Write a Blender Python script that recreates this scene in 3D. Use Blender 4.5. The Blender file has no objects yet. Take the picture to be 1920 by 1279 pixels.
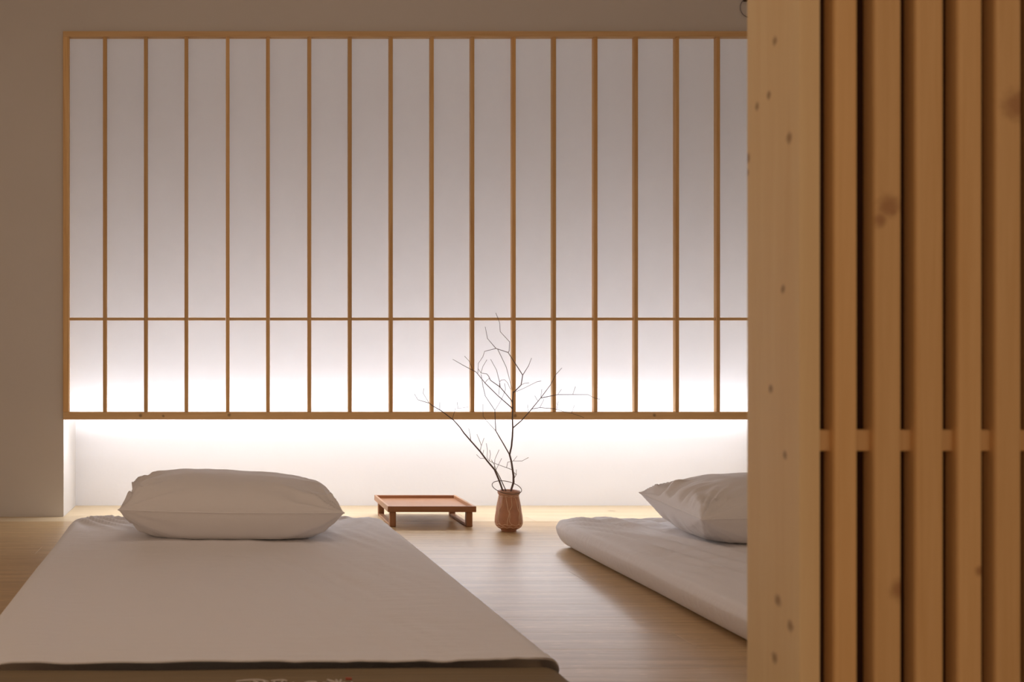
import bpy, bmesh, math, random
from mathutils import Vector, Matrix, noise

random.seed(7)
scene = bpy.context.scene
COL = scene.collection

# ------------------------------------------------------------------ camera
# Frame 1920 x 1279; view is square to the niche wall with a shifted lens.
EYE = 0.59
cam_data = bpy.data.cameras.new('camera')
cam_data.sensor_fit = 'HORIZONTAL'
cam_data.sensor_width = 36.0
cam_data.lens = 2100.0 / 1920.0 * 36.0
cam_data.shift_x = (960.0 - 420.0) / 1920.0
cam_data.shift_y = (690.0 - 639.5) / 1920.0
cam_data.clip_start = 0.02
cam_data.dof.use_dof = True
cam_data.dof.focus_distance = 4.1
cam_data.dof.aperture_fstop = 7.0
cam = bpy.data.objects.new('camera', cam_data)
cam.location = (0, 0, EYE)
cam.rotation_euler = (math.radians(90), 0, 0)
COL.objects.link(cam)
scene.camera = cam

# ------------------------------------------------------------------ world: dim warm light of the rest of the house
world = bpy.data.worlds.new('world')
scene.world = world
world.use_nodes = True
bg = world.node_tree.nodes['Background']
bg.inputs['Color'].default_value = (1.0, 0.735, 0.53, 1)
bg.inputs['Strength'].default_value = 0.57

# ------------------------------------------------------------------ the niche's cove lamps, behind the bottom rail of the lattice
def area_light(name, loc, rot, sx, sy, power, color, spread=180):
    d = bpy.data.lights.new(name, 'AREA')
    d.shape = 'RECTANGLE'; d.size = sx; d.size_y = sy
    d.energy = power; d.color = color; d.spread = math.radians(spread)
    o = bpy.data.objects.new(name, d)
    o.location = loc; o.rotation_euler = rot
    COL.objects.link(o)
    return o
LED = (0.885, 0.92, 1.0)
R = math.radians
area_light('cove_light_wall', (0.822, 4.495, 0.4035), (R(132), 0, 0), 2.86, 0.02, 15.0, LED)
area_light('cove_light_up', (0.822, 4.485, 0.4020), (R(180), 0, 0), 2.86, 0.012, 3.5, LED)
area_light('cove_light_low', (0.822, 4.500, 0.3840), (R(62), 0, 0), 2.86, 0.016, 5.2, LED)
area_light('cove_light_floor', (0.822, 4.480, 0.3870), (R(-34), 0, 0), 2.86, 0.012, 9.0, LED)
# soft warm ceiling lamp over the middle of the room
area_light('ceiling_lamp', (0.30, 2.10, 2.47), (0, 0, 0), 0.9, 0.9, 6.5, (1.0, 0.84, 0.72))

# ------------------------------------------------------------------ exposure
scene.view_settings.view_transform = 'Standard'
scene.view_settings.look = 'None'
scene.view_settings.gamma = 1.0
scene.view_settings.use_curve_mapping = False
scene.view_settings.exposure = 0.0

# ================================================================== helpers
def link(name, me, mat=None, parent=None, loc=None, rot=None):
    o = bpy.data.objects.new(name, me)
    if mat: 
        if me is not None and not me.materials: me.materials.append(mat)
    COL.objects.link(o)
    if parent: o.parent = parent
    if loc is not None: o.location = loc
    if rot is not None: o.rotation_euler = rot
    return o

def empty(name, loc=(0, 0, 0), rz=0.0):
    o = bpy.data.objects.new(name, None)
    o.empty_display_size = 0.1
    o.location = loc; o.rotation_euler = (0, 0, rz)
    COL.objects.link(o)
    return o

def tag(o, label, cat, group=None):
    o['label'] = label; o['category'] = cat
    if group: o['group'] = group
    return o

def structure(o):
    o['kind'] = 'structure'
    return o

def smooth(me, angle=40):
    for p in me.polygons: p.use_smooth = True
    try: me.set_sharp_from_angle(angle=math.radians(angle))
    except Exception: pass

def box_mesh(name, sx, sy, sz, bevel=0.0, seg=1, origin=(0.5, 0.5, 0.0)):
    """box of the given size; origin = fraction of the size that lies below zero"""
    bm = bmesh.new()
    bmesh.ops.create_cube(bm, size=1.0)
    for v in bm.verts:
        v.co = Vector(((v.co.x + 0.5 - origin[0]) * sx, (v.co.y + 0.5 - origin[1]) * sy, (v.co.z + 0.5 - origin[2]) * sz))
    if bevel > 0:
        bmesh.ops.bevel(bm, geom=bm.edges[:], offset=bevel, segments=seg, affect='EDGES', profile=0.5)
    me = bpy.data.meshes.new(name); bm.to_mesh(me); bm.free()
    return me

def box(name, x0, x1, y0, y1, z0, z1, mat, parent=None, bevel=0.0, seg=1):
    """axis-aligned box given by its extents in the parent's space; its origin is the box centre"""
    me = box_mesh(name, x1 - x0, y1 - y0, z1 - z0, bevel, seg, (0.5, 0.5, 0.5))
    return link(name, me, mat, parent, ((x0 + x1) / 2, (y0 + y1) / 2, (z0 + z1) / 2))

def tube_mesh(name, pts, radii, sides=8, closed=False, flat=1.0):
    pts = [Vector(p) for p in pts]; n = len(pts)
    if not isinstance(radii, (list, tuple)): radii = [radii] * n
    bm = bmesh.new(); rings = []
    up = Vector((0, 0, 1)); prev = None
    for i, p in enumerate(pts):
        if closed: t = (pts[(i + 1) % n] - pts[i - 1]).normalized()
        else: t = (pts[min(i + 1, n - 1)] - pts[max(i - 1, 0)]).normalized()
        if prev is None:
            ref = up if abs(t.z) < 0.9 else Vector((1, 0, 0))
            a = t.cross(ref).normalized()
        else:
            a = (prev - t * prev.dot(t)).normalized()
        prev = a; b = t.cross(a)
        rings.append([bm.verts.new(p + (a * math.cos(2 * math.pi * k / sides) + b * math.sin(2 * math.pi * k / sides) * flat) * radii[i]) for k in range(sides)])
    for i in range(n if closed else n - 1):
        r0, r1 = rings[i], rings[(i + 1) % n]
        for k in range(sides):
            bm.faces.new((r0[k], r0[(k + 1) % sides], r1[(k + 1) % sides], r1[k]))
    if not closed:
        bm.faces.new(rings[0][::-1]); bm.faces.new(rings[-1])
    bmesh.ops.recalc_face_normals(bm, faces=bm.faces[:])
    me = bpy.data.meshes.new(name); bm.to_mesh(me); bm.free(); smooth(me, 60)
    return me

def lathe_mesh(name, prof, steps=48):
    bm = bmesh.new(); rings = []
    for r, z in prof:
        rings.append([bm.verts.new((r * math.cos(2 * math.pi * k / steps), r * math.sin(2 * math.pi * k / steps), z)) for k in range(steps)])
    for i in range(len(prof) - 1):
        for k in range(steps):
            bm.faces.new((rings[i][k], rings[i][(k + 1) % steps], rings[i + 1][(k + 1) % steps], rings[i + 1][k]))
    bm.faces.new(rings[0][::-1]); bm.faces.new(rings[-1])
    bmesh.ops.recalc_face_normals(bm, faces=bm.faces[:])
    me = bpy.data.meshes.new(name); bm.to_mesh(me); bm.free(); smooth(me, 45)
    return me

def sstep(a, b, x):
    t = max(0.0, min(1.0, (x - a) / (b - a))); return t * t * (3 - 2 * t)

def catmull(pts, sub=4):
    P = [Vector(p) for p in pts]; out = []
    for i in range(len(P) - 1):
        p0 = P[max(i - 1, 0)]; p1 = P[i]; p2 = P[i + 1]; p3 = P[min(i + 2, len(P) - 1)]
        for k in range(sub):
            t = k / sub
            out.append(0.5 * ((2 * p1) + (p2 - p0) * t + (2 * p0 - 5 * p1 + 4 * p2 - p3) * t * t + (3 * p1 - p0 - 3 * p2 + p3) * t ** 3))
    out.append(P[-1]); return out

# ================================================================== materials
def new_mat(name):
    m = bpy.data.materials.new(name); m.use_nodes = True
    nt = m.node_tree; b = nt.nodes['Principled BSDF']
    return m, nt, b

def node(nt, typ, **kw):
    n = nt.nodes.new(typ)
    for k, v in kw.items(): setattr(n, k, v)
    return n

def math_node(nt, op, a, b=None, c=None):
    n = node(nt, 'ShaderNodeMath', operation=op)
    for i, v in enumerate((a, b, c)):
        if v is None: continue
        if isinstance(v, (int, float)): n.inputs[i].default_value = v
        else: nt.links.new(v, n.inputs[i])
    return n.outputs[0]

def mix_color(nt, fac, a, b, blend='MIX'):
    n = node(nt, 'ShaderNodeMix', data_type='RGBA', blend_type=blend)
    for s, v in ((0, fac), (6, a), (7, b)):
        if isinstance(v, (int, float)): n.inputs[s].default_value = v
        elif isinstance(v, tuple): n.inputs[s].default_value = (*v, 1) if len(v) == 3 else v
        else: nt.links.new(v, n.inputs[s])
    return n.outputs[2]

def wood(name, light, dark, axis='X', scale=1.0, rough=0.5, contrast=1.0, knots=(), knot_col=(0.16, 0.07, 0.025), bump=0.15, vary=0.12, spec=0.4, fleck=0.0):
    """wood with long grain along one axis; knots are (x, y, z, radius) in the place's own metres"""
    m, nt, b = new_mat(name); L = nt.links
    tc = node(nt, 'ShaderNodeTexCoord'); oi = node(nt, 'ShaderNodeObjectInfo')
    st = {'X': (1, 22, 22), 'Y': (22, 1, 22), 'Z': (22, 22, 1)}[axis]
    mp = node(nt, 'ShaderNodeMapping'); mp.inputs['Scale'].default_value = tuple(s * scale for s in st)
    L.new(tc.outputs['Object'], mp.inputs['Vector'])
    off = node(nt, 'ShaderNodeVectorMath', operation='ADD')
    sc = node(nt, 'ShaderNodeVectorMath', operation='SCALE')
    cmb = node(nt, 'ShaderNodeCombineXYZ')
    for i in range(3): L.new(oi.outputs['Random'], cmb.inputs[i])
    L.new(cmb.outputs[0], sc.inputs[0]); sc.inputs['Scale'].default_value = 37.0
    L.new(mp.outputs[0], off.inputs[0]); L.new(sc.outputs[0], off.inputs[1])
    n1 = node(nt, 'ShaderNodeTexNoise'); n1.inputs['Scale'].default_value = 1.6; n1.inputs['Detail'].default_value = 5; n1.inputs['Roughness'].default_value = 0.6; n1.inputs['Distortion'].default_value = 0.5
    n2 = node(nt, 'ShaderNodeTexNoise'); n2.inputs['Scale'].default_value = 9.0; n2.inputs['Detail'].default_value = 3
    L.new(off.outputs[0], n1.inputs['Vector']); L.new(off.outputs[0], n2.inputs['Vector'])
    f = math_node(nt, 'ADD', math_node(nt, 'MULTIPLY', n1.outputs['Fac'], 0.7), math_node(nt, 'MULTIPLY', n2.outputs['Fac'], 0.3))
    mr = node(nt, 'ShaderNodeMapRange'); mr.inputs['From Min'].default_value = 0.5 - 0.2 / contrast; mr.inputs['From Max'].default_value = 0.5 + 0.2 / contrast
    L.new(f, mr.inputs['Value'])
    col = mix_color(nt, mr.outputs[0], dark, light)
    if fleck > 0:   # short medullary flecks, their glossy glint painted in as paler colour
        mp2 = node(nt, 'ShaderNodeMapping'); mp2.inputs['Scale'].default_value = tuple({22: 260, 1: 22}[s] for s in st)
        L.new(tc.outputs['Object'], mp2.inputs['Vector'])
        n3 = node(nt, 'ShaderNodeTexNoise'); n3.inputs['Scale'].default_value = 1.0; n3.inputs['Detail'].default_value = 1
        L.new(mp2.outputs[0], n3.inputs['Vector'])
        r3 = node(nt, 'ShaderNodeMapRange'); r3.inputs['From Min'].default_value = 0.66; r3.inputs['From Max'].default_value = 0.76; r3.inputs['To Max'].default_value = fleck
        L.new(n3.outputs['Fac'], r3.inputs['Value'])
        col = mix_color(nt, r3.outputs[0], col, tuple(min(1, c * 1.6) for c in light))
    br = node(nt, 'ShaderNodeMapRange'); br.inputs['To Min'].default_value = 1 - vary; br.inputs['To Max'].default_value = 1 + vary
    L.new(oi.outputs['Random'], br.inputs['Value'])
    vm = node(nt, 'ShaderNodeVectorMath', operation='SCALE'); L.new(col, vm.inputs[0]); L.new(br.outputs[0], vm.inputs['Scale'])
    col = vm.outputs[0]
    if knots:
        geo = node(nt, 'ShaderNodeNewGeometry')
        nk = node(nt, 'ShaderNodeTexNoise'); nk.inputs['Scale'].default_value = 90.0; nk.inputs['Detail'].default_value = 2
        L.new(geo.outputs['Position'], nk.inputs['Vector'])
        wob = math_node(nt, 'MULTIPLY_ADD', nk.outputs['Fac'], 0.9, 0.55)
        tot = None
        for (kx, ky, kz, kr) in knots:
            d = node(nt, 'ShaderNodeVectorMath', operation='DISTANCE'); L.new(geo.outputs['Position'], d.inputs[0]); d.inputs[1].default_value = (kx, ky, kz)
            dd = math_node(nt, 'MULTIPLY', d.outputs['Value'], wob)
            r = node(nt, 'ShaderNodeMapRange', interpolation_type='SMOOTHSTEP')
            r.inputs['From Min'].default_value = kr * 0.25; r.inputs['From Max'].default_value = kr * 1.5; r.inputs['To Min'].default_value = 0.7; r.inputs['To Max'].default_value = 0.0
            L.new(dd, r.inputs['Value'])
            tot = r.outputs[0] if tot is None else math_node(nt, 'MAXIMUM', tot, r.outputs[0])
        col = mix_color(nt, tot, col, knot_col)
    L.new(col, b.inputs['Base Color'])
    b.inputs['Roughness'].default_value = rough
    b.inputs['Specular IOR Level'].default_value = spec
    bp = node(nt, 'ShaderNodeBump'); bp.inputs['Strength'].default_value = bump; bp.inputs['Distance'].default_value = 0.002
    L.new(f, bp.inputs['Height']); L.new(bp.outputs[0], b.inputs['Normal'])
    return m

def plaster(name, color, bump=0.06):
    m, nt, b = new_mat(name); L = nt.links
    tc = node(nt, 'ShaderNodeTexCoord')
    n = node(nt, 'ShaderNodeTexNoise'); n.inputs['Scale'].default_value = 55; n.inputs['Detail'].default_value = 6
    n2 = node(nt, 'ShaderNodeTexNoise'); n2.inputs['Scale'].default_value = 3.0; n2.inputs['Detail'].default_value = 3
    L.new(tc.outputs['Object'], n.inputs['Vector']); L.new(tc.outputs['Object'], n2.inputs['Vector'])
    c = mix_color(nt, n2.outputs['Fac'], tuple(x * 0.97 for x in color), tuple(min(1, x * 1.03) for x in color))
    L.new(c, b.inputs['Base Color']); b.inputs['Roughness'].default_value = 0.9; b.inputs['Specular IOR Level'].default_value = 0.15
    bp = node(nt, 'ShaderNodeBump'); bp.inputs['Strength'].default_value = bump; bp.inputs['Distance'].default_value = 0.004
    L.new(n.outputs['Fac'], bp.inputs['Height']); L.new(bp.outputs[0], b.inputs['Normal'])
    return m

def cloth(name, color, weave=900, bump=0.08, sheen=0.25, streak=0.0, tint=None):
    m, nt, b = new_mat(name); L = nt.links
    tc = node(nt, 'ShaderNodeTexCoord')
    n = node(nt, 'ShaderNodeTexNoise'); n.inputs['Scale'].default_value = weave; n.inputs['Detail'].default_value = 2
    L.new(tc.outputs['Object'], n.inputs['Vector'])
    n2 = node(nt, 'ShaderNodeTexNoise'); n2.inputs['Scale'].default_value = 28; n2.inputs['Detail'].default_value = 4
    mp = node(nt, 'ShaderNodeMapping'); mp.inputs['Rotation'].default_value = (0, 0, math.radians(38)); mp.inputs['Scale'].default_value = (0.35, 1.6, 1)
    L.new(tc.outputs['Object'], mp.inputs['Vector']); L.new(mp.outputs[0], n2.inputs['Vector'])
    c = color
    if streak > 0:
        n3 = node(nt, 'ShaderNodeTexNoise'); n3.inputs['Scale'].default_value = 1.0; n3.inputs['Detail'].default_value = 5
        mp3 = node(nt, 'ShaderNodeMapping'); mp3.inputs['Scale'].default_value = (3, 150, 150)
        L.new(tc.outputs['Object'], mp3.inputs['Vector']); L.new(mp3.outputs[0], n3.inputs['Vector'])
        c = mix_color(nt, n3.outputs['Fac'], tuple(x * (1 - streak) for x in color), tuple(x * (1 + streak) for x in (tint or color)))
        L.new(c, b.inputs['Base Color'])
    else:
        b.inputs['Base Color'].default_value = (*color, 1)
    b.inputs['Roughness'].default_value = 0.85; b.inputs['Specular IOR Level'].default_value = 0.2
    b.inputs['Sheen Weight'].default_value = sheen; b.inputs['Sheen Roughness'].default_value = 0.5
    h = math_node(nt, 'ADD', math_node(nt, 'MULTIPLY', n.outputs['Fac'], 0.15), n2.outputs['Fac'])
    bp = node(nt, 'ShaderNodeBump'); bp.inputs['Strength'].default_value = bump; bp.inputs['Distance'].default_value = 0.006
    L.new(h, bp.inputs['Height']); L.new(bp.outputs[0], b.inputs['Normal'])
    return m

def simple(name, color, rough=0.5, metal=0.0, spec=0.4, var=0.15, scale=40):
    m, nt, b = new_mat(name); L = nt.links
    tc = node(nt, 'ShaderNodeTexCoord'); n = node(nt, 'ShaderNodeTexNoise'); n.inputs['Scale'].default_value = scale; n.inputs['Detail'].default_value = 3
    L.new(tc.outputs['Object'], n.inputs['Vector'])
    c = mix_color(nt, n.outputs['Fac'], tuple(x * (1 - var) for x in color), tuple(min(1, x * (1 + var)) for x in color))
    L.new(c, b.inputs['Base Color']); b.inputs['Roughness'].default_value = rough; b.inputs['Metallic'].default_value = metal
    b.inputs['Specular IOR Level'].default_value = spec
    return m

def paper(name):
    m = bpy.data.materials.new(name); m.use_nodes = True; nt = m.node_tree; nt.nodes.clear(); L = nt.links
    out = node(nt, 'ShaderNodeOutputMaterial'); tr = node(nt, 'ShaderNodeBsdfTranslucent'); df = node(nt, 'ShaderNodeBsdfDiffuse'); mx = node(nt, 'ShaderNodeMixShader')
    tc = node(nt, 'ShaderNodeTexCoord'); n = node(nt, 'ShaderNodeTexNoise'); n.inputs['Scale'].default_value = 14; n.inputs['Detail'].default_value = 5
    L.new(tc.outputs['Object'], n.inputs['Vector'])
    c = mix_color(nt, n.outputs['Fac'], (0.87, 0.86, 0.865), (0.91, 0.90, 0.905))
    L.new(c, tr.inputs['Color']); L.new(c, df.inputs['Color'])
    mx.inputs[0].default_value = 0.52
    L.new(tr.outputs[0], mx.inputs[1]); L.new(df.outputs[0], mx.inputs[2]); L.new(mx.outputs[0], out.inputs['Surface'])
    return m

M_WALL = plaster('wall_plaster', (0.71, 0.675, 0.64))
M_NICHE = plaster('niche_plaster', (0.79, 0.77, 0.765), 0.10)
M_CEIL = plaster('ceiling_plaster', (0.78, 0.74, 0.70))
M_FLOOR = wood('floor_oak', (0.64, 0.44, 0.225), (0.46, 0.295, 0.13), 'X', 1.3, 0.35, 1.6, bump=0.28, vary=0.03, spec=0.55, fleck=0.7)
M_SUB = simple('subfloor', (0.10, 0.07, 0.05), 0.9)
M_PINE_FLOOR = wood('pale_pine_board', (0.72, 0.58, 0.38), (0.62, 0.46, 0.27), 'X', 0.6, 0.4, 1.0, vary=0.03, knots=[(1.60, 4.62, 0, .018), (0.30, 4.6, 0, .014), (0.98, 4.7, 0, .015)], knot_col=(0.33, 0.18, 0.07), bump=0.05)
M_RAIL = wood('lattice_pine_rail', (0.82, 0.56, 0.29), (0.70, 0.44, 0.20), 'X', 1.2, 0.5, 1.2, vary=0.08, knots=[(-0.33, 4.425, .402, .007), (-0.24, 4.425, .400, .005), (0.02, 4.425, .404, .006), (1.15, 4.425, .402, .007), (1.7, 4.425, .403, .006)], bump=0.05)
M_MULL = wood('lattice_pine_mullion', (0.80, 0.53, 0.25), (0.62, 0.35, 0.13), 'Z', 1.0, 0.5, 1.3, vary=0.14, bump=0.05)
M_PAPER = paper('screen_paper')
M_CHANNEL = simple('white_channel', (0.8, 0.79, 0.78), 0.5)

# ================================================================== the room
# wall with the niche cut out of it: front face y = 4.44, niche back y = 4.80
NX0, NX1, NTOP, WY, NB = -0.636, 2.280, 1.915, 4.44, 4.80
ROOM_X0, ROOM_X1, ROOM_Y0, ROOM_H = -2.3, 3.4, -1.6, 2.5

def wall_with_opening():
    bm = bmesh.new()
    prof = [(ROOM_X0, 0), (NX0, 0), (NX0, NTOP), (NX1, NTOP), (NX1, 0), (ROOM_X1, 0), (ROOM_X1, ROOM_H), (ROOM_X0, ROOM_H)]
    vs = [bm.verts.new((x, WY, z)) for x, z in prof]
    f = bm.faces.new(vs)
    r = bmesh.ops.extrude_face_region(bm, geom=[f])
    for v in r['geom']:
        if isinstance(v, bmesh.types.BMVert): v.co.y = NB
    bmesh.ops.recalc_face_normals(bm, faces=bm.faces[:])
    me = bpy.data.meshes.new('wall_back'); bm.to_mesh(me); bm.free()
    return me
structure(link('wall_back', wall_with_opening(), M_WALL))
structure(box('wall_niche', ROOM_X0, ROOM_X1, NB, NB + 0.1, 0, ROOM_H, M_NICHE))
structure(box('wall_left', ROOM_X0 - 0.1, ROOM_X0, 2.6, NB + 0.1, 0, ROOM_H, M_WALL))
structure(box('wall_right', ROOM_X1, ROOM_X1 + 0.1, ROOM_Y0, NB + 0.1, 0, ROOM_H, M_WALL))
structure(box('ceiling', ROOM_X0 - 0.1, ROOM_X1 + 0.1, ROOM_Y0, NB + 0.1, ROOM_H, ROOM_H + 0.1, M_CEIL))

# floor: oak planks along x on a dark base, pale pine boards under the wall and in the niche
floor = structure(box('floor', ROOM_X0 - 0.1, ROOM_X1 + 0.1, ROOM_Y0, NB + 0.1, -0.06, -0.015, M_SUB))
PINE_Y = 4.302
PW = 0.15
plank_cache = {}
def plank(x0, x1, y0, y1, mat):
    w, d = round(x1 - x0, 4), round(y1 - y0, 4)
    key = (w, d, mat.name)
    if key not in plank_cache:
        me = box_mesh('plank', w - 0.0005, d - 0.0006, 0.015, 0.0003, 1, (0.5, 0.5, 1.0)); me.materials.append(mat)
        plank_cache[key] = me
    o = bpy.data.objects.new('plank', plank_cache[key]); COL.objects.link(o)
    o.parent = floor
    fc = floor.location
    o.location = ((x0 + x1) / 2 - fc.x, (y0 + y1) / 2 - fc.y, 0 - fc.z)
row = 0
y = PINE_Y - 0.0022
while y > ROOM_Y0 + 0.02:
    ya = max(y - PW, ROOM_Y0)
    cuts = [(-0.9, 1.55), (0.35, 2.35), (-1.35, 1.0), (-0.1, 2.0), (-0.6, 2.6)][row % 5]
    xs = [ROOM_X0] + list(cuts) + [ROOM_X1]
    for a, c in zip(xs[:-1], xs[1:]): plank(a, c, ya, y, M_FLOOR)
    y -= PW; row += 1
plank(ROOM_X0, 1.20, PINE_Y, WY + 0.02, M_PINE_FLOOR); plank(1.20, ROOM_X1, PINE_Y, WY + 0.02, M_PINE_FLOOR)
plank(NX0, 0.95, WY + 0.02, NB, M_PINE_FLOOR); plank(0.95, NX1, WY + 0.02, NB, M_PINE_FLOOR)

# ================================================================== lattice screen over the niche
FY0, FY1 = 4.424, 4.456       # frame, slightly proud of the wall
ZB0, ZB1, ZT0, ZT1 = 0.386, 0.416, 1.899, 1.921
screen = empty('lattice_screen', (0, FY0, ZB0))
tag(screen, 'pale pine lattice screen with white paper panes glowing above the lit niche', 'screen')
def sbox(name, x0, x1, y0, y1, z0, z1, mat, bevel=0.0012):
    return box(name, x0, x1, y0 - FY0, y1 - FY0, z0 - ZB0, z1 - ZB0, mat, screen, bevel)
sbox('bottom_rail', NX0, NX1, FY0, FY1, ZB0, ZB1, M_RAIL)
sbox('top_rail', NX0, NX1, FY0, FY1, ZT0, ZT1, M_RAIL)
sbox('stile', NX0, NX0 + 0.023, FY0, FY1, ZB1, ZT0, M_MULL)
sbox('stile', NX1 - 0.023, NX1, FY0, FY1, ZB1, ZT0, M_MULL)
PITCH, MX0, NM = 0.1617, -0.4715, 17
mxs = [MX0 + k * PITCH for k in range(NM)]
ZC = 0.784
edges = [NX0 + 0.023] + mxs + [NX1 - 0.023]
mull_me = box_mesh('mullion', 0.0145, 0.026, ZT0 - ZB1, 0.0012, 1, (0.5, 0.5, 0.0)); mull_me.materials.append(M_MULL)
for k, x in enumerate(mxs):
    dx = 0.0012 * math.sin(k * 2.7)
    link('mullion', mull_me, None, screen, (x + dx, (4.428 + 4.454) / 2 - FY0, ZB1 - ZB0))
for k in range(len(edges) - 1):
    a = edges[k] + (0.0072 if k > 0 else 0); c = edges[k + 1] - (0.0072 if k < len(edges) - 2 else 0)
    sbox('crossbar', a, c, 4.436, 4.450, ZC - 0.0055, ZC + 0.0055, M_RAIL, 0.0008)
def pane(x0, x1, z0, z1):
    me = bpy.data.meshes.new('pane')
    w, h = (x1 - x0) / 2, (z1 - z0) / 2
    me.from_pydata([(-w, 0, -h), (w, 0, -h), (w, 0, h), (-w, 0, h)], [], [(0, 1, 2, 3)])
    link('pane', me, M_PAPER, screen, ((x0 + x1) / 2, 4.4545 - FY0, (z0 + z1) / 2 - ZB0))
for k in range(len(edges) - 1):
    pane(edges[k], edges[k + 1], ZB1 - 0.004, ZC)
    pane(edges[k], edges[k + 1], ZC, ZT0 + 0.004)
sbox('light_channel', NX0 + 0.005, NX1 - 0.005, FY1 + 0.001, 4.516, 0.389, 0.400, M_CHANNEL, 0.001)

# ================================================================== slatted partition beside the right-hand mattress
PY = 1.30
KP = [(0.6687, 1.36, 1.017 - 0.03, 0.0059), (0.6687, 1.375, 0.925, 0.0051), (0.6687, 1.405, 0.918, 0.0051), (0.6687, 1.325, 0.862, 0.0068), (0.6687, 1.43, 0.858, 0.0068), (0.6687, 1.432, 0.84, 0.0051),
      (0.6687, 1.34, 0.684, 0.0051), (0.6687, 1.335, 0.486, 0.0051), (0.6687, 1.352, 0.31, 0.0076), (0.6687, 1.322, 0.285, 0.0068), (0.6687, 1.36, 0.238, 0.0068), (0.6687, 1.37, 0.565, 0.0051)]
M_POST = wood('pine_post', (0.87, 0.67, 0.39), (0.80, 0.57, 0.30), 'Z', 1.0, 0.5, 0.9, vary=0.02, knots=KP, knot_col=(0.27, 0.13, 0.05), bump=0.05)
KS = [(0.772, PY, 0.778, .013), (0.776, PY, 0.772, .006), (0.762, PY, 0.762, .008), (0.785, PY, 0.333, .012), (0.878, PY, 0.354, .006), (0.922, PY, 0.895, .018)]
M_SLAT = wood('pine_slat', (0.80, 0.53, 0.25), (0.68, 0.41, 0.165), 'Z', 1.0, 0.5, 0.9, vary=0.07, knots=KS, knot_col=(0.33, 0.14, 0.05), bump=0.05)
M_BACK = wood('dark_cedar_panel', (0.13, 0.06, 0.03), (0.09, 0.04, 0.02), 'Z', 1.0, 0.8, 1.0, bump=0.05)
part = empty('slatted_partition', (0.6687, PY, 0))
tag(part, 'tall pine slatted partition with a wide end post and vertical slats', 'partition')
def pbox(name, x0, x1, y0, y1, z0, z1, mat, bevel=0.0015):
    return box(name, x0 - 0.6687, x1 - 0.6687, y0 - PY, y1 - PY, z0, z1, mat, part, bevel, 2)
PH = 2.496
pbox('post', 0.6687, 0.6925, PY, PY + 0.133, 0, PH, M_POST, 0.002)
slat_x = [(0.709, 0.736), (0.7555, 0.787), (0.8035, 0.836), (0.8525, 0.881), (0.8965, 0.9265), (0.9425, 0.9725), (0.989, 1.019), (1.0355, 1.0655), (1.082, 1.112), (1.1285, 1.1585)]
for a, c in slat_x: pbox('slat', a, c, PY, PY + 0.027, 0.06, PH - 0.06, M_SLAT, 0.004)
for z in (0.505, 1.25, 1.95): pbox('rail', 0.6925, 1.175, PY + 0.011, PY + 0.033, z - 0.0125, z + 0.0125, M_SLAT)
pbox('bottom_rail', 0.6925, 1.175, PY, PY + 0.035, 0, 0.06, M_SLAT)
pbox('top_rail', 0.6925, 1.175, PY, PY + 0.035, PH - 0.06, PH, M_SLAT)
pbox('post', 1.175, 1.1988, PY, PY + 0.133, 0, PH, M_POST, 0.002)
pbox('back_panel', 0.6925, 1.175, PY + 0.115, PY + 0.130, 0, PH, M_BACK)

# ================================================================== mattresses
M_SHEET = cloth('white_cotton_sheet', (0.88, 0.845, 0.845), 900, 0.40)
M_PILLOW = cloth('white_pillow_cotton', (0.85, 0.81, 0.795), 900, 0.16)
M_OLIVE = cloth('olive_brown_cloth', (0.235, 0.165, 0.085), 700, 0.2, 0.1, 0.35)

def axis_steps(half, r, fine, coarse):
    n = 6; out = []
    e = [half - r + r * i / n for i in range(n + 1)]
    k = max(2, int(math.ceil(2 * (half - r) / coarse)))
    inner = [-(half - r) + 2 * (half - r) * i / k for i in range(1, k)]
    return [-v for v in e[::-1]] + inner + e

def rounded_slab(name, W, L, T, r, coarse, disp=None, rz=None):
    """a rounded slab standing on z = 0 and centred on the origin, displaced by disp(co, normal)"""
    hx, hy, hz = W / 2, L / 2, T / 2
    rz = min(rz or r, hz * .98)
    X, Y, Z = axis_steps(hx, r, .01, coarse), axis_steps(hy, r, .01, coarse), axis_steps(hz, rz, .01, .02)
    bm = bmesh.new(); cache = {}
    def V(x, y, z):
        k = (round(x, 5), round(y, 5), round(z, 5))
        if k not in cache: cache[k] = bm.verts.new(k)
        return cache[k]
    def grid(A, B, f):
        for i in range(len(A) - 1):
            for j in range(len(B) - 1):
                q = [f(A[i], B[j]), f(A[i + 1], B[j]), f(A[i + 1], B[j + 1]), f(A[i], B[j + 1])]
                if len(set(q)) == 4: bm.faces.new(q)
    for s in (-1, 1):
        grid(X, Y, lambda a, b: V(a, b, s * hz)); grid(X, Z, lambda a, b: V(a, s * hy, b)); grid(Y, Z, lambda a, b: V(s * hx, a, b))
    for v in bm.verts:
        p = v.co
        c = Vector((max(-hx + r, min(hx - r, p.x)), max(-hy + r, min(hy - r, p.y)), max(-hz + rz, min(hz - rz, p.z))))
        d = p - c
        dn = Vector((d.x / r, d.y / r, d.z / rz))
        if dn.length > 1e-9:
            m = max(abs(dn.x), abs(dn.y), abs(dn.z)); dn = dn.normalized() * m
            v.co = c + Vector((dn.x * r, dn.y * r, dn.z * rz))
    bmesh.ops.recalc_face_normals(bm, faces=bm.faces[:])
    bm.normal_update()
    for v in bm.verts: v.co.z += hz
    if disp:
        new = [disp(v.co.copy(), v.normal.copy()) for v in bm.verts]
        for v, n in zip(bm.verts, new): v.co = n
    me = bpy.data.meshes.new(name); bm.to_mesh(me); bm.free()
    for p in me.polygons: p.use_smooth = True
    return me

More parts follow.
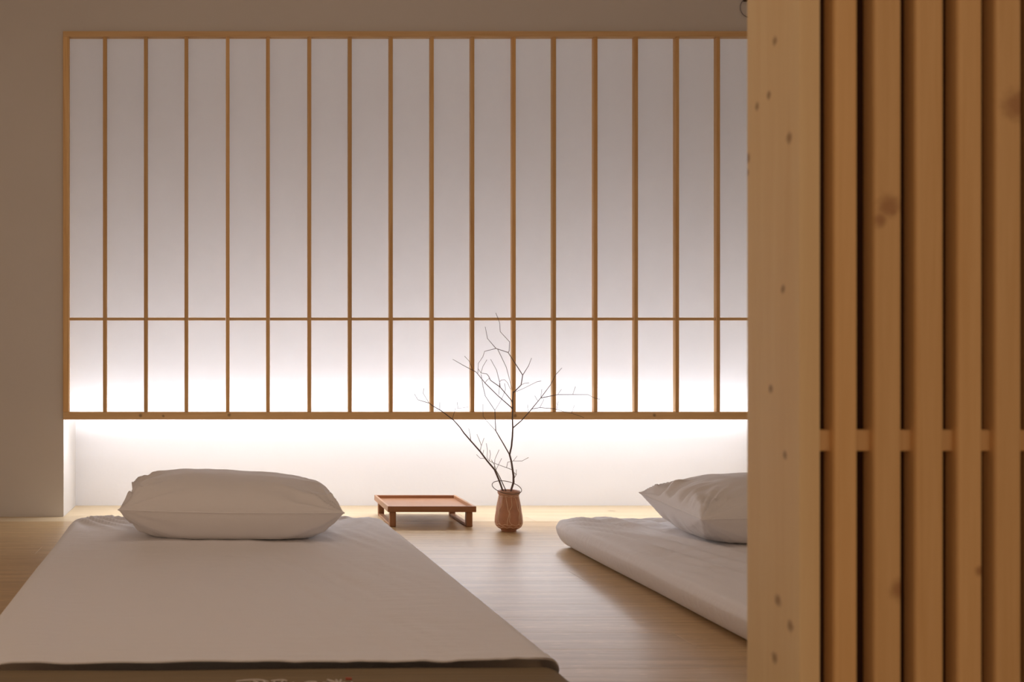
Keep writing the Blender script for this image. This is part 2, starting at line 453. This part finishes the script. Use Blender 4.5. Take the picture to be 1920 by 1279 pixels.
def fan(x, y, cx, cy, freq, seed, reach, a0=0.0):
    """ridges that radiate from a pulled corner"""
    dx, dy = x - cx, y - cy; d = math.hypot(dx, dy)
    a = math.atan2(dy, dx)
    n = noise.noise(Vector((a * freq, seed, d * 0.6)))
    return (1 - min(1, abs(n) * 2.6)) * sstep(reach, reach * 0.15, d) * sstep(0.04, 0.17, d)

MT = 0.10
LW, LL, LR, LRZ = 1.035, 3.68 - 1.885, 0.040, 0.040
def left_disp(co, n):
    top = max(0.0, n.z)
    x, y = co.x, co.y
    h = 0.014 * fan(x, y, -0.53, 0.93, 4.5, 3.1, 0.50) + 0.011 * fan(x, y, 0.53, 0.93, 4.5, 8.2, 0.5)
    h += 0.005 * math.exp(-((x + 0.44) ** 2 + (y - 0.84) ** 2) / 0.004)
    # long soft folds along the left edge towards the foot
    e = sstep(0.20, 0.47, -x) * sstep(0.1, -0.6, y)
    h += 0.013 * e * noise.noise(Vector((x * 17 + y * 1.6, y * 0.9, 1.7)))
    # fine diagonal pull lines from the pillow to the right edge
    u = x * 0.96 + y * 0.26; w = y
    h += 0.0060 * sstep(-0.15, 0.35, x) * noise.noise(Vector((u * 38, w * 2.6, 5.0))) * (0.5 + noise.noise(Vector((x * 3, y * 3, 50))))
    h += 0.0050 * noise.noise(Vector((x * 2.4, y * 1.8, 9.0))) + 0.0022 * noise.noise(Vector((x * 14, y * 9, 29.0)))
    h *= 0.25 + 0.75 * sstep(0.515, 0.44, abs(x))
    z = co.z
    # the cover thins to a hem that lies over the cloth at the foot
    k = sstep(-0.74, -0.80, y)
    if k > 0:
        zt = z if z >= MT / 2 else MT - z - 0.005
        if y < -(LL / 2 - LR):
            ax = max(0.0, abs(x) - (LW / 2 - LR)) / LR
            zt = MT - LRZ + LRZ * math.sqrt(max(0.0, 1 - ax * ax)) - (0.004 if z < MT / 2 else 0.0)
            zt += 0.004 * noise.noise(Vector((x * 3.3, 0, 4.4)))
            top = 1.0 if z >= MT / 2 else top
        z = z * (1 - k) + zt * k
        top = max(top, k)
    co = Vector((co.x, co.y, z + h * top)) + Vector((n.x, 0, 0)) * 0.003 * noise.noise(Vector((x * 1.5, y * 1.5, 2.0)))
    if y < -0.81: co.y += 0.006 * noise.noise(Vector((x * 2.6, 3.0, 0)))
    return co
LM_Y = (3.68 + 1.885) / 2
ma = rounded_slab('mattress', LW, LL, MT, LR, 0.011, left_disp, LRZ)
mattress_a = link('floor_mattress', ma, M_SHEET, None, (0.038, LM_Y, 0), (0, 0, math.radians(1.5)))
tag(mattress_a, 'white sheeted floor mattress with olive cloth at its foot', 'mattress')

def right_disp(co, n):
    top = max(0.0, n.z); x, y = co.x, co.y
    h = 0.012 * fan(x, y, -0.56, 1.06, 5.0, 13.0, 1.2) + 0.004 * fan(x, y, -0.5, 0.2, 6, 4.0, .5)
    # folds that leave the rear corner and run down along the bed
    u = x * 0.97 + y * 0.20
    h += 0.011 * noise.noise(Vector((u * 24, y * 1.1, 3.3))) * sstep(0.15, -0.35, x) * sstep(-0.5, 0.5, y)
    h += 0.003 * noise.noise(Vector((x * 2.6, y * 2.0, 19.0)))
    h *= (0.3 + 0.7 * sstep(1.05, 0.93, abs(y))) * (0.4 + 0.6 * sstep(0.5, 0.44, abs(x)))
    co = co + Vector((0, 0, h * top))
    co += Vector((n.x, n.y, 0)) * (0.010 * noise.noise(Vector((y * 2.2, x * 2.2, 7.0))) + 0.006 * sstep(0.03, 0.07, co.z))
    if co.z < 0.055: co -= Vector((n.x, n.y, 0)) * 0.034 * (1 - max(0.0, co.z) / 0.055) ** 2
    # a seam ridge along the upper edge
    if n.x < -0.2: co += n * 0.005 * math.exp(-((co.z - 0.082) / 0.006) ** 2)
    return co
mb = rounded_slab('mattress', 1.0, 2.1, 0.092, 0.055, 0.012, right_disp, 0.030)
mattress_b = link('floor_mattress', mb, M_SHEET, None, (1.592, 2.68, 0), (0, 0, math.radians(-0.3)))
tag(mattress_b, 'white sheeted floor mattress beside the slatted partition', 'mattress')

# olive cloth at the foot of the left mattress
OT = 0.083
def olive_disp(co, n):
    top = max(0.0, n.z)
    co.z += top * (0.0022 * noise.noise(Vector((co.x * 3.0, co.y * 6.0, 1.0))) + 0.001 * noise.noise(Vector((co.x * 4, co.y * 60, 2.0))))
    return co
oc = rounded_slab('mat', 1.02, 0.70, OT, 0.04, 0.02, olive_disp)
mat_o = link('foot_cloth', oc, M_OLIVE, None, (0.078, 1.57, 0), (0, 0, math.radians(1.5)))
tag(mat_o, 'olive brown cloth mat with white brush lettering and a small red mark', 'mat')
M_THREAD = cloth('pale_thread', (0.62, 0.54, 0.46), 500, 0.2)
M_RED = cloth('red_thread', (0.40, 0.10, 0.06), 500, 0.2)
# brush strokes, in metres on the cloth (x right, y away from the viewer)
STROKES = [
  [(-0.010, -0.002), (0.012, 0.003), (0.030, 0.002), (0.042, -0.008)], [(0.018, -0.001), (0.024, -0.016), (0.022, -0.040)], [(0.034, 0.001), (0.036, -0.018), (0.030, -0.045)],
  [(0.046, -0.002), (0.064, 0.001), (0.072, -0.004)], [(0.052, -0.003), (0.050, -0.020), (0.060, -0.035)], [(0.066, 0.000), (0.062, -0.018), (0.074, -0.022), (0.082, -0.012)], [(0.046, -0.022), (0.080, -0.026)],
  [(0.098, -0.016), (0.108, -0.010), (0.118, -0.014), (0.108, -0.026), (0.098, -0.020)], [(0.100, -0.034), (0.122, -0.038)],
  [(0.138, 0.003), (0.146, -0.010), (0.158, -0.020)], [(0.152, 0.002), (0.153, -0.020), (0.150, -0.045)], [(0.160, 0.002), (0.156, -0.014)], [(0.128, -0.014), (0.142, -0.022), (0.160, -0.026)], [(0.160, -0.012), (0.170, -0.024), (0.176, -0.012)],
]
LX, LY = 0.036 - 0.078, 1.8095 - 1.57
for st in STROKES:
    pts = catmull([(LX + x - 0.0, LY + yy, OT + 0.0016) for x, yy in st], 4)
    n = len(pts)
    rad = [0.0022 * (0.55 + 0.45 * math.sin(math.pi * (i + .5) / n)) for i in range(n)]
    link('brush_stroke', tube_mesh('brush_stroke', pts, rad, 6), M_THREAD, mat_o)
pts = [(LX + 0.168, LY + 0.0075, OT + 0.0015), (LX + 0.178, LY + 0.0065, OT + 0.0015)]
link('red_mark', tube_mesh('red_mark', pts, 0.003, 6), M_RED, mat_o)

# ================================================================== pillows
def pillow(name, W, D, Hh, loc, rz, seed, corner_lift=(0, 0, 0, 0), lean=0.0, dent=0.0):
    nu, nv = 88, 64
    def outline(u, v):
        x = W / 2 * u * (1 - 0.055 * (1 - v * v) * abs(u) ** 3)
        y = D / 2 * v * (1 - 0.060 * (1 - u * u) * abs(v) ** 3)
        return x, y
    def lift(u, v):
        cl = 0
        for (su, sv), c in zip(((-1, -1), (1, -1), (1, 1), (-1, 1)), corner_lift):
            cl += c * max(0, (1 + su * u) / 2) ** 3 * max(0, (1 + sv * v) / 2) ** 3
        return cl
    bm = bmesh.new(); vt, vb = {}, {}
    zc = 0.45 * Hh
    rim = {}
    for i in range(nu + 1):
        for j in range(nv + 1):
            # denser towards the rim
            u = math.sin((i / nu - 0.5) * math.pi); v = math.sin((j / nv - 0.5) * math.pi)
            x, y = outline(u, v)
            t = max(0.0, (1 - abs(u) ** 3.2)) ** 0.52 * max(0.0, (1 - abs(v) ** 2.6)) ** 0.52
            edge = 1 - min(1, t)
            # creases that run in from the seams
            n1 = noise.noise(Vector((x * 22 + seed, y * 6, seed))) * 0.5 + noise.noise(Vector((x * 7, y * 24 + seed, seed * 2))) * 0.5
            cr = 0.0
            for su, sv in ((-1, -1), (1, -1), (1, 1), (-1, 1)):
                dx, dy = x - su * W / 2, y - sv * D / 2; d = math.hypot(dx, dy)
                a = math.atan2(dy, dx)
                cr += noise.noise(Vector((a * 6.5, seed + su * 2 + sv, d * 2))) * sstep(0.24, 0.03, d) * sstep(0.0, 0.03, d)
            ends = sstep(0.55, 0.95, abs(u)) * noise.noise(Vector((y * 38 + seed, x * 4, seed + 4)))
            w = (0.010 * n1 * min(1, t * 2) * (0.35 + edge) + 0.030 * cr + 0.024 * ends * min(1, t * 2))
            sag = noise.noise(Vector((x * 3.0 + seed, y * 3.0, 0.3 + seed)))
            top = zc + lift(u, v) + (Hh - zc) * t * (1 + 0.07 * sag - dent * math.exp(-(u / 0.35) ** 2) * (0.5 - 0.5 * v)) + w * min(1, t * 3)
            top += lean * u * t
            bot = zc + lift(u, v) - (zc + 0.030) * t + 0.5 * w * min(1, t * 3)
            bot = max(bot, 0.0)
            vt[i, j] = bm.verts.new((x, y, top))
            if i in (0, nu) or j in (0, nv): vb[i, j] = vt[i, j]
            else: vb[i, j] = bm.verts.new((x, y, min(bot, top - 0.0005)))
    for i in range(nu):
        for j in range(nv):
            bm.faces.new((vt[i, j], vt[i + 1, j], vt[i + 1, j + 1], vt[i, j + 1]))
            q = (vb[i, j], vb[i, j + 1], vb[i + 1, j + 1], vb[i + 1, j])
            if len(set(q)) == 4:
                try: bm.faces.new(q)
                except ValueError: pass
    loop = [vt[i, 0].co.copy() for i in range(0, nu, 2)] + [vt[nu, j].co.copy() for j in range(0, nv, 2)] + [vt[i, nv].co.copy() for i in range(nu, 0, -2)] + [vt[0, j].co.copy() for j in range(nv, 0, -2)]
    bmesh.ops.recalc_face_normals(bm, faces=bm.faces[:])
    me = bpy.data.meshes.new('cushion'); bm.to_mesh(me); bm.free()
    for p in me.polygons: p.use_smooth = True
    root = empty(name, loc, rz)
    link('cushion', me, M_PILLOW, root)
    # drop repeated corner points before sweeping the seam
    lp = [p for k, p in enumerate(loop) if (p - loop[k - 1]).length > 0.002]
    link('seam', tube_mesh('seam', lp, 0.0024, 6, True), M_PILLOW, root)
    return root
pz = MT + 0.001
p1 = pillow('pillow', 0.632, 0.43, 0.178, (0.022, 3.345, pz), math.radians(-0.5), 1.3, (0.012, 0.004, 0.0, 0.045), -0.004, 0.05)
tag(p1, 'plump white cotton pillow lying flat, whole pillow on mattress with olive foot cloth', 'pillow')
p2 = pillow('pillow', 0.66, 0.44, 0.180, (1.640, 3.31, pz - 0.006), math.radians(1.0), 6.1, (-0.004, 0, 0, 0.022), 0.004, 0.0)
tag(p2, 'white cotton pillow with pointed corner, partly behind the slatted partition', 'pillow')

# ================================================================== low tray table
M_WAL = wood('tray_walnut', (0.41, 0.195, 0.092), (0.26, 0.11, 0.047), 'X', 1.6, 0.38, 1.0, vary=0.05, bump=0.05, spec=0.5)
M_WAL_Y = wood('tray_walnut_side', (0.50, 0.265, 0.135), (0.34, 0.16, 0.075), 'Y', 1.6, 0.38, 1.0, vary=0.05, bump=0.05, spec=0.5)
M_WAL_Z = wood('tray_walnut_leg', (0.41, 0.195, 0.092), (0.26, 0.11, 0.047), 'Z', 1.6, 0.42, 1.0, vary=0.05, bump=0.05, spec=0.5)
TX0, TX1, TY0, TY1, TZ = 0.6065, 0.934, 4.145, 4.520, 0.0775
tray = empty('tray_table', ((TX0 + TX1) / 2, (TY0 + TY1) / 2, 0))
tag(tray, 'low walnut tray table with raised rim and sled legs beside the vase', 'table')
def tbox(name, x0, x1, y0, y1, z0, z1, mat, bevel=0.0012, parent=None):
    c = tray.location
    return box(name, x0 - c.x, x1 - c.x, y0 - c.y, y1 - c.y, z0, z1, mat, tray, bevel)
rt, rh = 0.009, 0.0215
tbox('rim', TX0, TX1, TY0, TY0 + rt, TZ - rh, TZ, M_WAL)
tbox('rim', TX0, TX1, TY1 - rt, TY1, TZ - rh, TZ, M_WAL)
tbox('rim', TX0, TX0 + rt, TY0 + rt, TY1 - rt, TZ - rh, TZ, M_WAL_Y)
tbox('rim', TX1 - rt, TX1, TY0 + rt, TY1 - rt, TZ - rh, TZ, M_WAL_Y)
tbox('tray_board', TX0 + rt, TX1 - rt, TY0 + rt, TY1 - rt, TZ - rh + 0.002, TZ - 0.0125, M_WAL, 0)
lw = 0.0235
for x0 in (TX0 + 0.0085, TX1 - 0.0115 - lw):
    for y0 in (TY0 + 0.010, TY1 - 0.034 - lw):
        tbox('leg', x0, x0 + lw, y0, y0 + lw, 0.0, TZ - rh, M_WAL_Z, 0.0025)
    tbox('runner', x0 + 0.002, x0 + lw - 0.002, TY0 + 0.010 + lw, TY1 - 0.034 - lw, 0.0, 0.0095, M_WAL_Y)

# ================================================================== vase and branches
VX, VY = 1.0297, 4.05
M_CLAY = simple('brown_clay', (0.50, 0.235, 0.13), 0.45, 0, 0.45, 0.30, 30)
M_CLAY_RIM = simple('dull_clay_rim', (0.56, 0.32, 0.22), 0.5, 0, 0.4, 0.2, 60)
M_CORD = simple('pale_cord', (0.85, 0.62, 0.44), 0.7, 0, 0.3, 0.1, 80)
M_HOOP = simple('dark_cane', (0.14, 0.095, 0.07), 0.6, 0, 0.3, 0.2, 80)
vase = empty('vase', (VX, VY, 0))
tag(vase, 'small brown vase netted with pale cord, hoop handle leaning on its rim', 'vase')
prof = [(0.0255, 0.0), (0.0275, 0.003), (0.0285, 0.007), (0.0385, 0.012), (0.0455, 0.0200), (0.0492, 0.0310), (0.0490, 0.043), (0.0472, 0.058), (0.0445, 0.076), (0.0412, 0.095), (0.0378, 0.112), (0.0352, 0.124), (0.0345, 0.131)]
inner = [(0.0330, 0.140), (0.0315, 0.132), (0.0320, 0.118), (0.0420, 0.070), (0.0450, 0.035), (0.0300, 0.013)]
def smooth_prof(p): return [(v.x, v.z) for v in catmull([(r, 0, z) for r, z in p], 3)]
link('body', lathe_mesh('body', smooth_prof(prof) + inner[1:]), M_CLAY, vase)
link('rim', lathe_mesh('rim', [(0.0318, 0.131), (0.0352, 0.130), (0.0378, 0.134), (0.0402, 0.140), (0.0400, 0.1455), (0.0380, 0.148), (0.0335, 0.147), (0.0318, 0.142)][::1], 48), M_CLAY_RIM, vase)
def rad_at(z):
    for (r0, z0), (r1, z1) in zip(prof[:-1], prof[1:]):
        if z0 <= z <= z1: return r0 + (r1 - r0) * (z - z0) / (z1 - z0)
    return prof[-1][0]
def on_vase(a, z): r = rad_at(z) + 0.0002; return (r * math.cos(a), r * math.sin(a), z)
NC = 7
for k in range(NC):
    a0 = 2 * math.pi * k / NC - math.pi / 2 - 0.22; da = 2 * math.pi / NC
    for s in (-1, 1):      # two strands that meet and part again, like a loose net
        zs = [0.128, 0.112, 0.094, 0.080, 0.070, 0.056, 0.040, 0.028]
        am = [s * 0.30, s * 0.26, s * 0.20, s * 0.06, s * 0.03, s * 0.06, s * 0.09, s * 0.20]
        pts = catmull([on_vase(a0 + da * q + 0.05 * math.sin(7 * z * 40 + k), z) for q, z in zip(am, zs)], 3)
        link('cord', tube_mesh('cord', pts, 0.00105, 6), M_CORD, vase)
for z, wv in ((0.128, 0.0012), (0.0275, 0.0022), (0.0185, 0.002)):
    pts = [on_vase(2 * math.pi * i / 60, z + wv * math.sin(i * 1.26 + z * 500)) for i in range(60)]
    link('cord', tube_mesh('cord', pts, 0.00105, 6, True), M_CORD, vase)
hoop = tube_mesh('hoop_handle', [(0.0525 * math.cos(t), 0.0525 * math.sin(t), 0) for t in [2 * math.pi * i / 56 for i in range(56)]], 0.0014, 8, True)
link('hoop_handle', hoop, M_HOOP, vase, (-0.0065, 0.002, 0.1575), (math.radians(21), math.radians(6), 0))

M_BARK = simple('grey_bark', (0.17, 0.125, 0.11), 0.8, 0, 0.2, 0.25, 60)
def branch(spec, label):
    root = empty('bare_branch', (VX, VY, spec[0][0][0][2]))
    tag(root, label, 'branch')
    z0 = spec[0][0][0][2]
    for k, (pts, r0, r1) in enumerate(spec):
        P = [Vector((x, y, z - z0)) for x, y, z in pts]
        n = len(P)
        R = [max(0.0008, r0 + (r1 - r0) * (i / (n - 1)) ** 0.8) for i in range(n)]
        # swollen nodes where twigs leave
        if k == 0: R = [r * (1.15 if 2 < i < n - 2 else 1.0) for i, r in enumerate(R)]
        link('stem' if k == 0 else 'twig', tube_mesh('stem' if k == 0 else 'twig', P, R, 7 if k == 0 else 5), M_BARK, root)
    return root
BRANCH_TALL = [
  ([(-0.0018, 0.0, 0.0211), (0.0046, 0.0023, 0.1172), (0.009, 0.0045, 0.1459), (0.0187, 0.0068, 0.1752), (0.0193, 0.0091, 0.1996), (0.0166, 0.0114, 0.2212), (0.0133, 0.0136, 0.2481), (0.0069, 0.0159, 0.2752), (0.0145, 0.0182, 0.3052), (0.0183, 0.0205, 0.3403), (0.0203, 0.0227, 0.3728), (0.0195, 0.025, 0.4057), (0.0213, 0.0273, 0.4386), (0.0213, 0.0295, 0.4715), (0.0238, 0.0318, 0.5029), (0.0302, 0.0341, 0.5044), (0.0542, 0.0364, 0.5277), (0.0606, 0.0386, 0.5637), (0.0339, 0.0409, 0.6064), (0.0086, 0.0432, 0.6465), (-0.0351, 0.0455, 0.6612), (-0.0658, 0.0477, 0.6979), (-0.0734, 0.05, 0.7407)], 0.0042, 0.0008),
  ([(0.0086, 0.0432, 0.6465), (0.01, 0.0332, 0.6522), (0.009, 0.0232, 0.685), (-0.0274, 0.0132, 0.7216), (-0.0324, 0.0032, 0.7541), (-0.0484, -0.0068, 0.7883)], 0.0014, 0.0007),
  ([(-0.0351, 0.0455, 0.6612), (-0.0735, 0.0605, 0.6507), (-0.0761, 0.0755, 0.6313), (-0.0896, 0.0905, 0.6066), (-0.0878, 0.1055, 0.5702)], 0.0011, 0.0007),
  ([(-0.0294, 0.0452, 0.6593), (0.0015, 0.0435, 0.5939), (0.0166, 0.0418, 0.5362), (0.0221, 0.0402, 0.5101)], 0.0011, 0.0008),
  ([(0.0606, 0.0386, 0.5637), (0.0739, 0.0086, 0.5977), (0.0763, -0.0214, 0.6255)], 0.0013, 0.0007),
  ([(0.0235, 0.0315, 0.4988), (0.0547, 0.0049, 0.5157), (0.0955, -0.0218, 0.5401), (0.1029, -0.0485, 0.5433)], 0.001, 0.0006),
  ([(0.0542, 0.0364, 0.5277), (0.0699, 0.0514, 0.5334), (0.0915, 0.0664, 0.5351)], 0.0009, 0.0006),
  ([(0.0213, 0.0273, 0.4385), (0.0117, 0.0073, 0.4461), (-0.0415, -0.0127, 0.4889), (-0.0923, -0.0327, 0.5345), (-0.1294, -0.0527, 0.5748), (-0.1812, -0.0727, 0.5998), (-0.2213, -0.0927, 0.6205)], 0.0024, 0.0008),
  ([(-0.1426, -0.0578, 0.5812), (-0.1521, -0.0403, 0.6148), (-0.1648, -0.0228, 0.6322)], 0.001, 0.0006),
  ([(0.0213, 0.029, 0.4637), (0.0202, 0.0404, 0.4712), (-0.0179, 0.0519, 0.5197), (-0.0513, 0.0633, 0.5449), (-0.0555, 0.0747, 0.5605), (-0.0597, 0.0862, 0.5683), (-0.0777, 0.0976, 0.571), (-0.087, 0.109, 0.588)], 0.0021, 0.0007),
  ([(-0.0179, 0.0519, 0.5197), (-0.0233, 0.0402, 0.5394), (-0.0373, 0.0285, 0.5822), (-0.0614, 0.0169, 0.6214)], 0.0012, 0.0007),
  ([(-0.0233, 0.0402, 0.5394), (-0.0181, 0.0352, 0.5453), (-0.0077, 0.0302, 0.5473), (0.0019, 0.0252, 0.5364), (0.0111, 0.0202, 0.5125)], 0.0009, 0.0007),
  ([(-0.0533, 0.0687, 0.5523), (-0.0776, 0.0137, 0.5436), (-0.0962, -0.0413, 0.5346)], 0.0008, 0.0007),
  ([(-0.0777, 0.0976, 0.571), (-0.0741, 0.0876, 0.5939), (-0.0607, 0.0776, 0.6203)], 0.0009, 0.0006),
  ([(-0.0233, 0.0402, 0.5394), (-0.0271, 0.0302, 0.5123), (-0.0315, 0.0202, 0.4912)], 0.0008, 0.0007),
  ([(0.0069, 0.0159, 0.2752), (-0.0193, 0.0038, 0.3169), (-0.0489, -0.0084, 0.3629), (-0.0542, -0.0205, 0.4058), (-0.0579, -0.0327, 0.4377), (-0.0952, -0.0448, 0.4897), (-0.1065, -0.0569, 0.5254), (-0.116, -0.0691, 0.5673)], 0.0023, 0.0008),
  ([(-0.0579, -0.0327, 0.4377), (-0.0382, -0.046, 0.4756), (-0.0263, -0.0593, 0.514), (-0.0335, -0.0727, 0.5351)], 0.001, 0.0006),
  ([(-0.0489, -0.0084, 0.3629), (-0.0887, -0.0317, 0.4015), (-0.1052, -0.055, 0.4169), (-0.1117, -0.0784, 0.4614)], 0.0011, 0.0006),
  ([(0.0202, 0.0226, 0.3716), (0.0573, 0.041, 0.3981), (0.0951, 0.0593, 0.4342), (0.1372, 0.0776, 0.4789), (0.1786, 0.096, 0.5268), (0.2049, 0.1143, 0.5662), (0.2321, 0.1326, 0.59)], 0.0024, 0.0008),
  ([(0.1372, 0.0776, 0.4789), (0.1689, 0.056, 0.4872), (0.1872, 0.0343, 0.4928), (0.2353, 0.0126, 0.4933), (0.2842, -0.009, 0.4938), (0.2995, -0.0307, 0.4819), (0.3133, -0.0524, 0.4777)], 0.0017, 0.0007),
  ([(0.1872, 0.0343, 0.4928), (0.2069, 0.0543, 0.5118)], 0.0008, 0.0006),
  ([(0.2353, 0.0126, 0.4933), (0.2546, 0.0426, 0.5218)], 0.0008, 0.0006),
  ([(0.1261, 0.0728, 0.4671), (0.1198, 0.0928, 0.4874)], 0.0008, 0.0006),
  ([(0.138, 0.078, 0.4799), (0.1475, 0.098, 0.511)], 0.0008, 0.0006),
  ([(0.0999, 0.0614, 0.4393), (0.134, 0.0781, 0.4436), (0.1802, 0.0947, 0.44), (0.2068, 0.1114, 0.4362), (0.2337, 0.1281, 0.4279), (0.2717, 0.1447, 0.4202), (0.324, 0.1614, 0.4035)], 0.0016, 0.0007),
  ([(0.134, 0.0781, 0.4436), (0.1423, 0.0656, 0.4665), (0.1426, 0.0531, 0.4757)], 0.001, 0.0007),
  ([(0.2068, 0.1114, 0.4362), (0.2058, 0.0914, 0.4658)], 0.0008, 0.0006),
  ([(0.2717, 0.1447, 0.4202), (0.2764, 0.1247, 0.4508)], 0.0008, 0.0006),
  ([(0.0864, 0.0551, 0.4259), (0.0785, 0.0401, 0.4576)], 0.0008, 0.0006),
  ([(0.0167, 0.0112, 0.2199), (-0.0089, -0.0038, 0.2297), (-0.0449, -0.0188, 0.2425), (-0.0784, -0.0338, 0.2563), (-0.0904, -0.0488, 0.2699), (-0.092, -0.0638, 0.2977), (-0.0997, -0.0788, 0.3224)], 0.0012, 0.0006),
  ([(-0.0784, -0.0338, 0.2563), (-0.072, -0.0238, 0.2794), (-0.0725, -0.0138, 0.294)], 0.0008, 0.0006),
  ([(-0.0089, -0.0038, 0.2297), (-0.0085, -0.0188, 0.2508), (0.0076, -0.0338, 0.2563), (0.0354, -0.0488, 0.2575), (0.0542, -0.0638, 0.2711)], 0.001, 0.0006),
  ([(0.0076, -0.0338, 0.2563), (0.0186, -0.0438, 0.2745)], 0.0008, 0.0006),
  ([(0.019, 0.0078, 0.1861), (0.0266, -0.0022, 0.2045), (0.024, -0.0122, 0.2233)], 0.0012, 0.0008),
  ([(0.0174, 0.0107, 0.2147), (0.0273, 0.0007, 0.2042)], 0.001, 0.001),
]
BRANCH_LONG = [
  ([(-0.0056, 0.0, 0.0211), (-0.0157, -0.0093, 0.1186), (-0.0276, -0.0187, 0.151), (-0.042, -0.028, 0.187), (-0.0604, -0.0373, 0.2256), (-0.0899, -0.0467, 0.2587), (-0.1158, -0.056, 0.2914), (-0.1487, -0.0653, 0.3268), (-0.1786, -0.0747, 0.3594), (-0.1931, -0.084, 0.3785), (-0.2184, -0.0933, 0.4054), (-0.2647, -0.1027, 0.4396), (-0.2954, -0.112, 0.4561), (-0.3102, -0.1213, 0.4665), (-0.3513, -0.1307, 0.4786), (-0.365, -0.14, 0.4993)], 0.0038, 0.0008),
  ([(-0.3102, -0.1213, 0.4665), (-0.3281, -0.1063, 0.4999), (-0.3239, -0.0913, 0.5174)], 0.0009, 0.0006),
  ([(-0.2703, -0.1044, 0.4427), (-0.2678, -0.0994, 0.4696)], 0.0008, 0.0006),
  ([(-0.2235, -0.0944, 0.4092), (-0.2074, -0.071, 0.446), (-0.1778, -0.0477, 0.4471), (-0.1487, -0.0244, 0.4501)], 0.0009, 0.0006),
  ([(-0.1963, -0.0622, 0.4464), (-0.1978, -0.0522, 0.4689)], 0.0008, 0.0006),
  ([(-0.1516, -0.0662, 0.3299), (-0.157, -0.0787, 0.3544), (-0.165, -0.0912, 0.377)], 0.0011, 0.0006),
  ([(-0.1168, -0.0563, 0.2925), (-0.1096, -0.0463, 0.3122), (-0.1153, -0.0363, 0.3331), (-0.1215, -0.0263, 0.3524)], 0.001, 0.0006),
  ([(-0.1096, -0.0463, 0.3122), (-0.1047, -0.0663, 0.3404)], 0.0008, 0.0006),
  ([(-0.0963, -0.049, 0.2668), (-0.1182, -0.0665, 0.2683), (-0.1355, -0.084, 0.2829)], 0.0008, 0.0006),
  ([(-0.1065, -0.0527, 0.2797), (-0.1004, -0.0427, 0.2961)], 0.0008, 0.0006),
  ([(-0.0613, -0.0376, 0.2267), (-0.0639, -0.0576, 0.2649), (-0.0542, -0.0776, 0.2998)], 0.001, 0.0006),
  ([(-0.0572, -0.0357, 0.219), (-0.0473, -0.0207, 0.2312), (-0.0271, -0.0057, 0.2634)], 0.0009, 0.0006),
]
BRANCH_SHORT = [
  ([(0.009, 0.012, 0.0194), (-0.001, 0.0183, 0.125), (-0.0052, 0.0247, 0.1462), (-0.025, 0.031, 0.192), (-0.0371, 0.0373, 0.2163), (-0.0414, 0.0437, 0.2352), (-0.0516, 0.05, 0.2542)], 0.0024, 0.0008),
]

branch(BRANCH_TALL, 'tall upright bare branch with many forked twigs standing in the brown vase')
branch(BRANCH_LONG, 'long bare branch leaning out over the tray table from the vase')
branch(BRANCH_SHORT, 'short thin bare stick beside the leaning branch in the vase')

# ================================================================== cable loop on the wall above the lattice
M_CABLE = simple('grey_cable', (0.26, 0.23, 0.24), 0.5)
M_CLIP = simple('dark_clip', (0.07, 0.045, 0.02), 0.6)
loop = empty('cable_loop', (2.085, 4.44, 2.00))
tag(loop, 'thin dark cable loop hanging on the wall above the lattice screen', 'cable')
pts = [(0.040 * math.cos(t) , -0.004, 0.018 + 0.040 * math.sin(t)) for t in [math.radians(100 + 340 * i / 30) for i in range(31)]]
link('cable', tube_mesh('cable', pts, 0.0014, 6), M_CABLE, loop)
link('clip', box_mesh('clip', 0.016, 0.012, 0.022, 0.003, 2, (0.5, 1.0, 0.5)), M_CLIP, loop, (-0.020, 0, 0.052))
